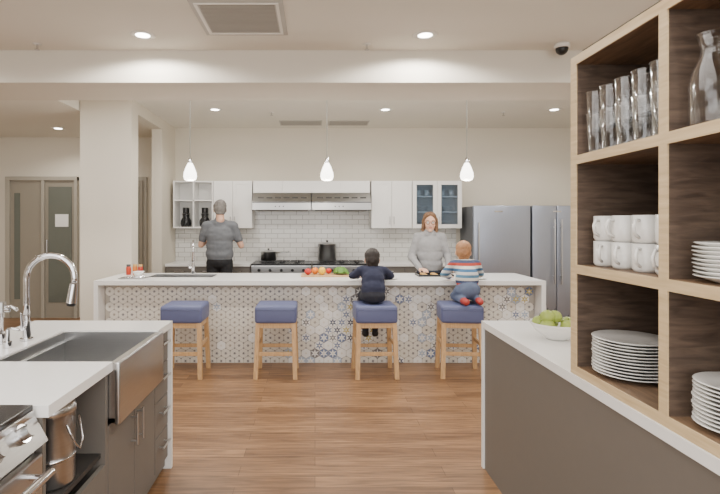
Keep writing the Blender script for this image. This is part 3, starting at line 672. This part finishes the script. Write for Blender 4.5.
# children
def child(name,X,Y,parts,headpos,k,hm,rot,wr,hf):
    e=empty(name);
    A=[]
    for p in parts:
        if p[0]=='c':A.append(('c',(X+p[1][0],Y+p[1][1],p[1][2]),p[2],(X+p[3][0],Y+p[3][1],p[3][2]),p[4],p[5]))
        else:A.append(('e',(X+p[1][0],Y+p[1][1],p[1][2]),p[2],p[3]))
    body('body',A,e,.009,3,.005)
    head(e,(X+headpos[0],Y+headpos[1],headpos[2]),k,hm,'short',rot)
    for i,(w,f) in enumerate(zip(wr,hf)):hand(e,(X+w[0],Y+w[1],w[2]),f,(0,0,-1),(-1 if i==0 else 1),.68,15)
    return e
NV=mat('navy_shirt',(44,48,70),.9,var=.1,scale=30);DP=mat('dark_trousers',(40,42,52),.85);SH1=mat('black_shoe',(24,24,26),.5);BKH=mat('black_hair',(38,31,28),.55,var=.3,scale=60)
P1=[('e',(0,-.02,.80),(.118,.105,.09),DP),('e',(0,-.01,.86),(.122,.105,.12),NV),('e',(0,.01,.93),(.118,.092,.14),NV),('e',(0,.045,1.0),(.122,.084,.10),NV),('c',(-.095,.06,1.04),.046,(.095,.06,1.04),.046,NV),('c',(0,.07,1.045),.045,(0,.09,1.12),.037,SKIN)]
for q in(-1,1):
    P1+=[('c',(q*.12,.06,1.035),.046,(q*.2,.14,.975),.038,NV),('c',(q*.2,.14,.975),.038,(q*.13,.29,.948),.028,NV),
         ('c',(q*.06,0,.785),.065,(q*.085,.25,.765),.048,DP),('c',(q*.085,.25,.765),.047,(q*.05,.26,.40),.034,DP),('c',(q*.05,.25,.355),.036,(q*.055,.32,.34),.03,SH1)]
child('child_in_navy_shirt',.585,5.03,P1,(0,.10,1.145),.94,BKH,RZ(180)@RXm(10),[(-.13,.29,.946),(.13,.29,.946)],[(.5,1,0),(-.5,1,0)])
ST=stripe_mat();JN=mat('blue_jeans',(92,104,130),.85,var=.1,scale=30);RS=mat('red_sneaker',(170,60,55),.5);SBH=mat('light_brown_hair',(160,116,80),.6,var=.35,scale=60)
P2=[('e',(0,-.03,.85),(.115,.105,.10),JN),('e',(0,.0,.96),(.12,.095,.13),ST),('e',(0,.06,1.06),(.125,.088,.10),ST),('c',(-.095,.08,1.10),.047,(.095,.08,1.10),.047,ST),('c',(0,.09,1.11),.045,(0,.11,1.19),.037,SKIN)]
for q in(-1,1):
    P2+=[('c',(q*.12,.08,1.095),.047,(q*.19,.17,.985),.039,ST),('c',(q*.19,.17,.985),.038,(q*.1,.31,.948),.028,ST),
         ('c',(q*.06,-.01,.84),.07,(q*.085,.13,.767),.052,JN),('c',(q*.085,.13,.767),.05,(q*.075,-.12,.757),.038,JN),('c',(q*.075,-.13,.755),.036,(q*.07,-.2,.75),.033,RS)]
child('child_in_striped_sweater',1.54,5.06,P2,(-.005,.12,1.22),.94,SBH,RZ(180-10)@RXm(8),[(-.1,.31,.946),(.1,.31,.946)],[(.3,1,0),(-.3,1,0)])
# ---------------------------------------------------------------- lights
def area(name,loc,sx,sy,p,rot,col=(1,.975,.94)):
    l=bpy.data.lights.new(name,'AREA');l.shape='RECTANGLE';l.size=sx;l.size_y=sy;l.energy=p;l.color=col
    o=bpy.data.objects.new(name,l);o.location=loc;o.rotation_euler=[math.radians(a) for a in rot];bpy.context.collection.objects.link(o)
area('ceiling_fill',(0,.3,2.93),6,3.2,160,(0,0,0))  # added fill under the near ceiling, out of view; no panel fixture there
area('rear_fill',(0,-2.4,1.7),7,2.0,175,(90,0,0),(.95,.97,1))  # added fill from behind the camera; the rear wall has no window
area('kitchen_fill',(1,5.1,2.98),6.5,.35,85,(12,0,0))  # added fill for the kitchen, hidden behind the beam; no cove there
area('hall_fill',(-4.2,5.1,2.86),2,.3,35,(10,0,0))  # added fill for the hall, tucked behind the beam; no fixture modelled
w=bpy.data.worlds.new('World');bpy.context.scene.world=w;w.use_nodes=True;w.node_tree.nodes['Background'].inputs[0].default_value=(.8,.85,.9,1);w.node_tree.nodes['Background'].inputs[1].default_value=.3
# ---------------------------------------------------------------- camera
c=bpy.data.cameras.new('camera');c.sensor_width=36;c.sensor_fit='HORIZONTAL';c.clip_start=.05
c.lens=25;c.shift_x=45/720;c.shift_y=-24/720
o=bpy.data.objects.new('camera',c);o.location=(0,0,1.52);o.rotation_euler=(math.radians(90),0,0);bpy.context.collection.objects.link(o);bpy.context.scene.camera=o
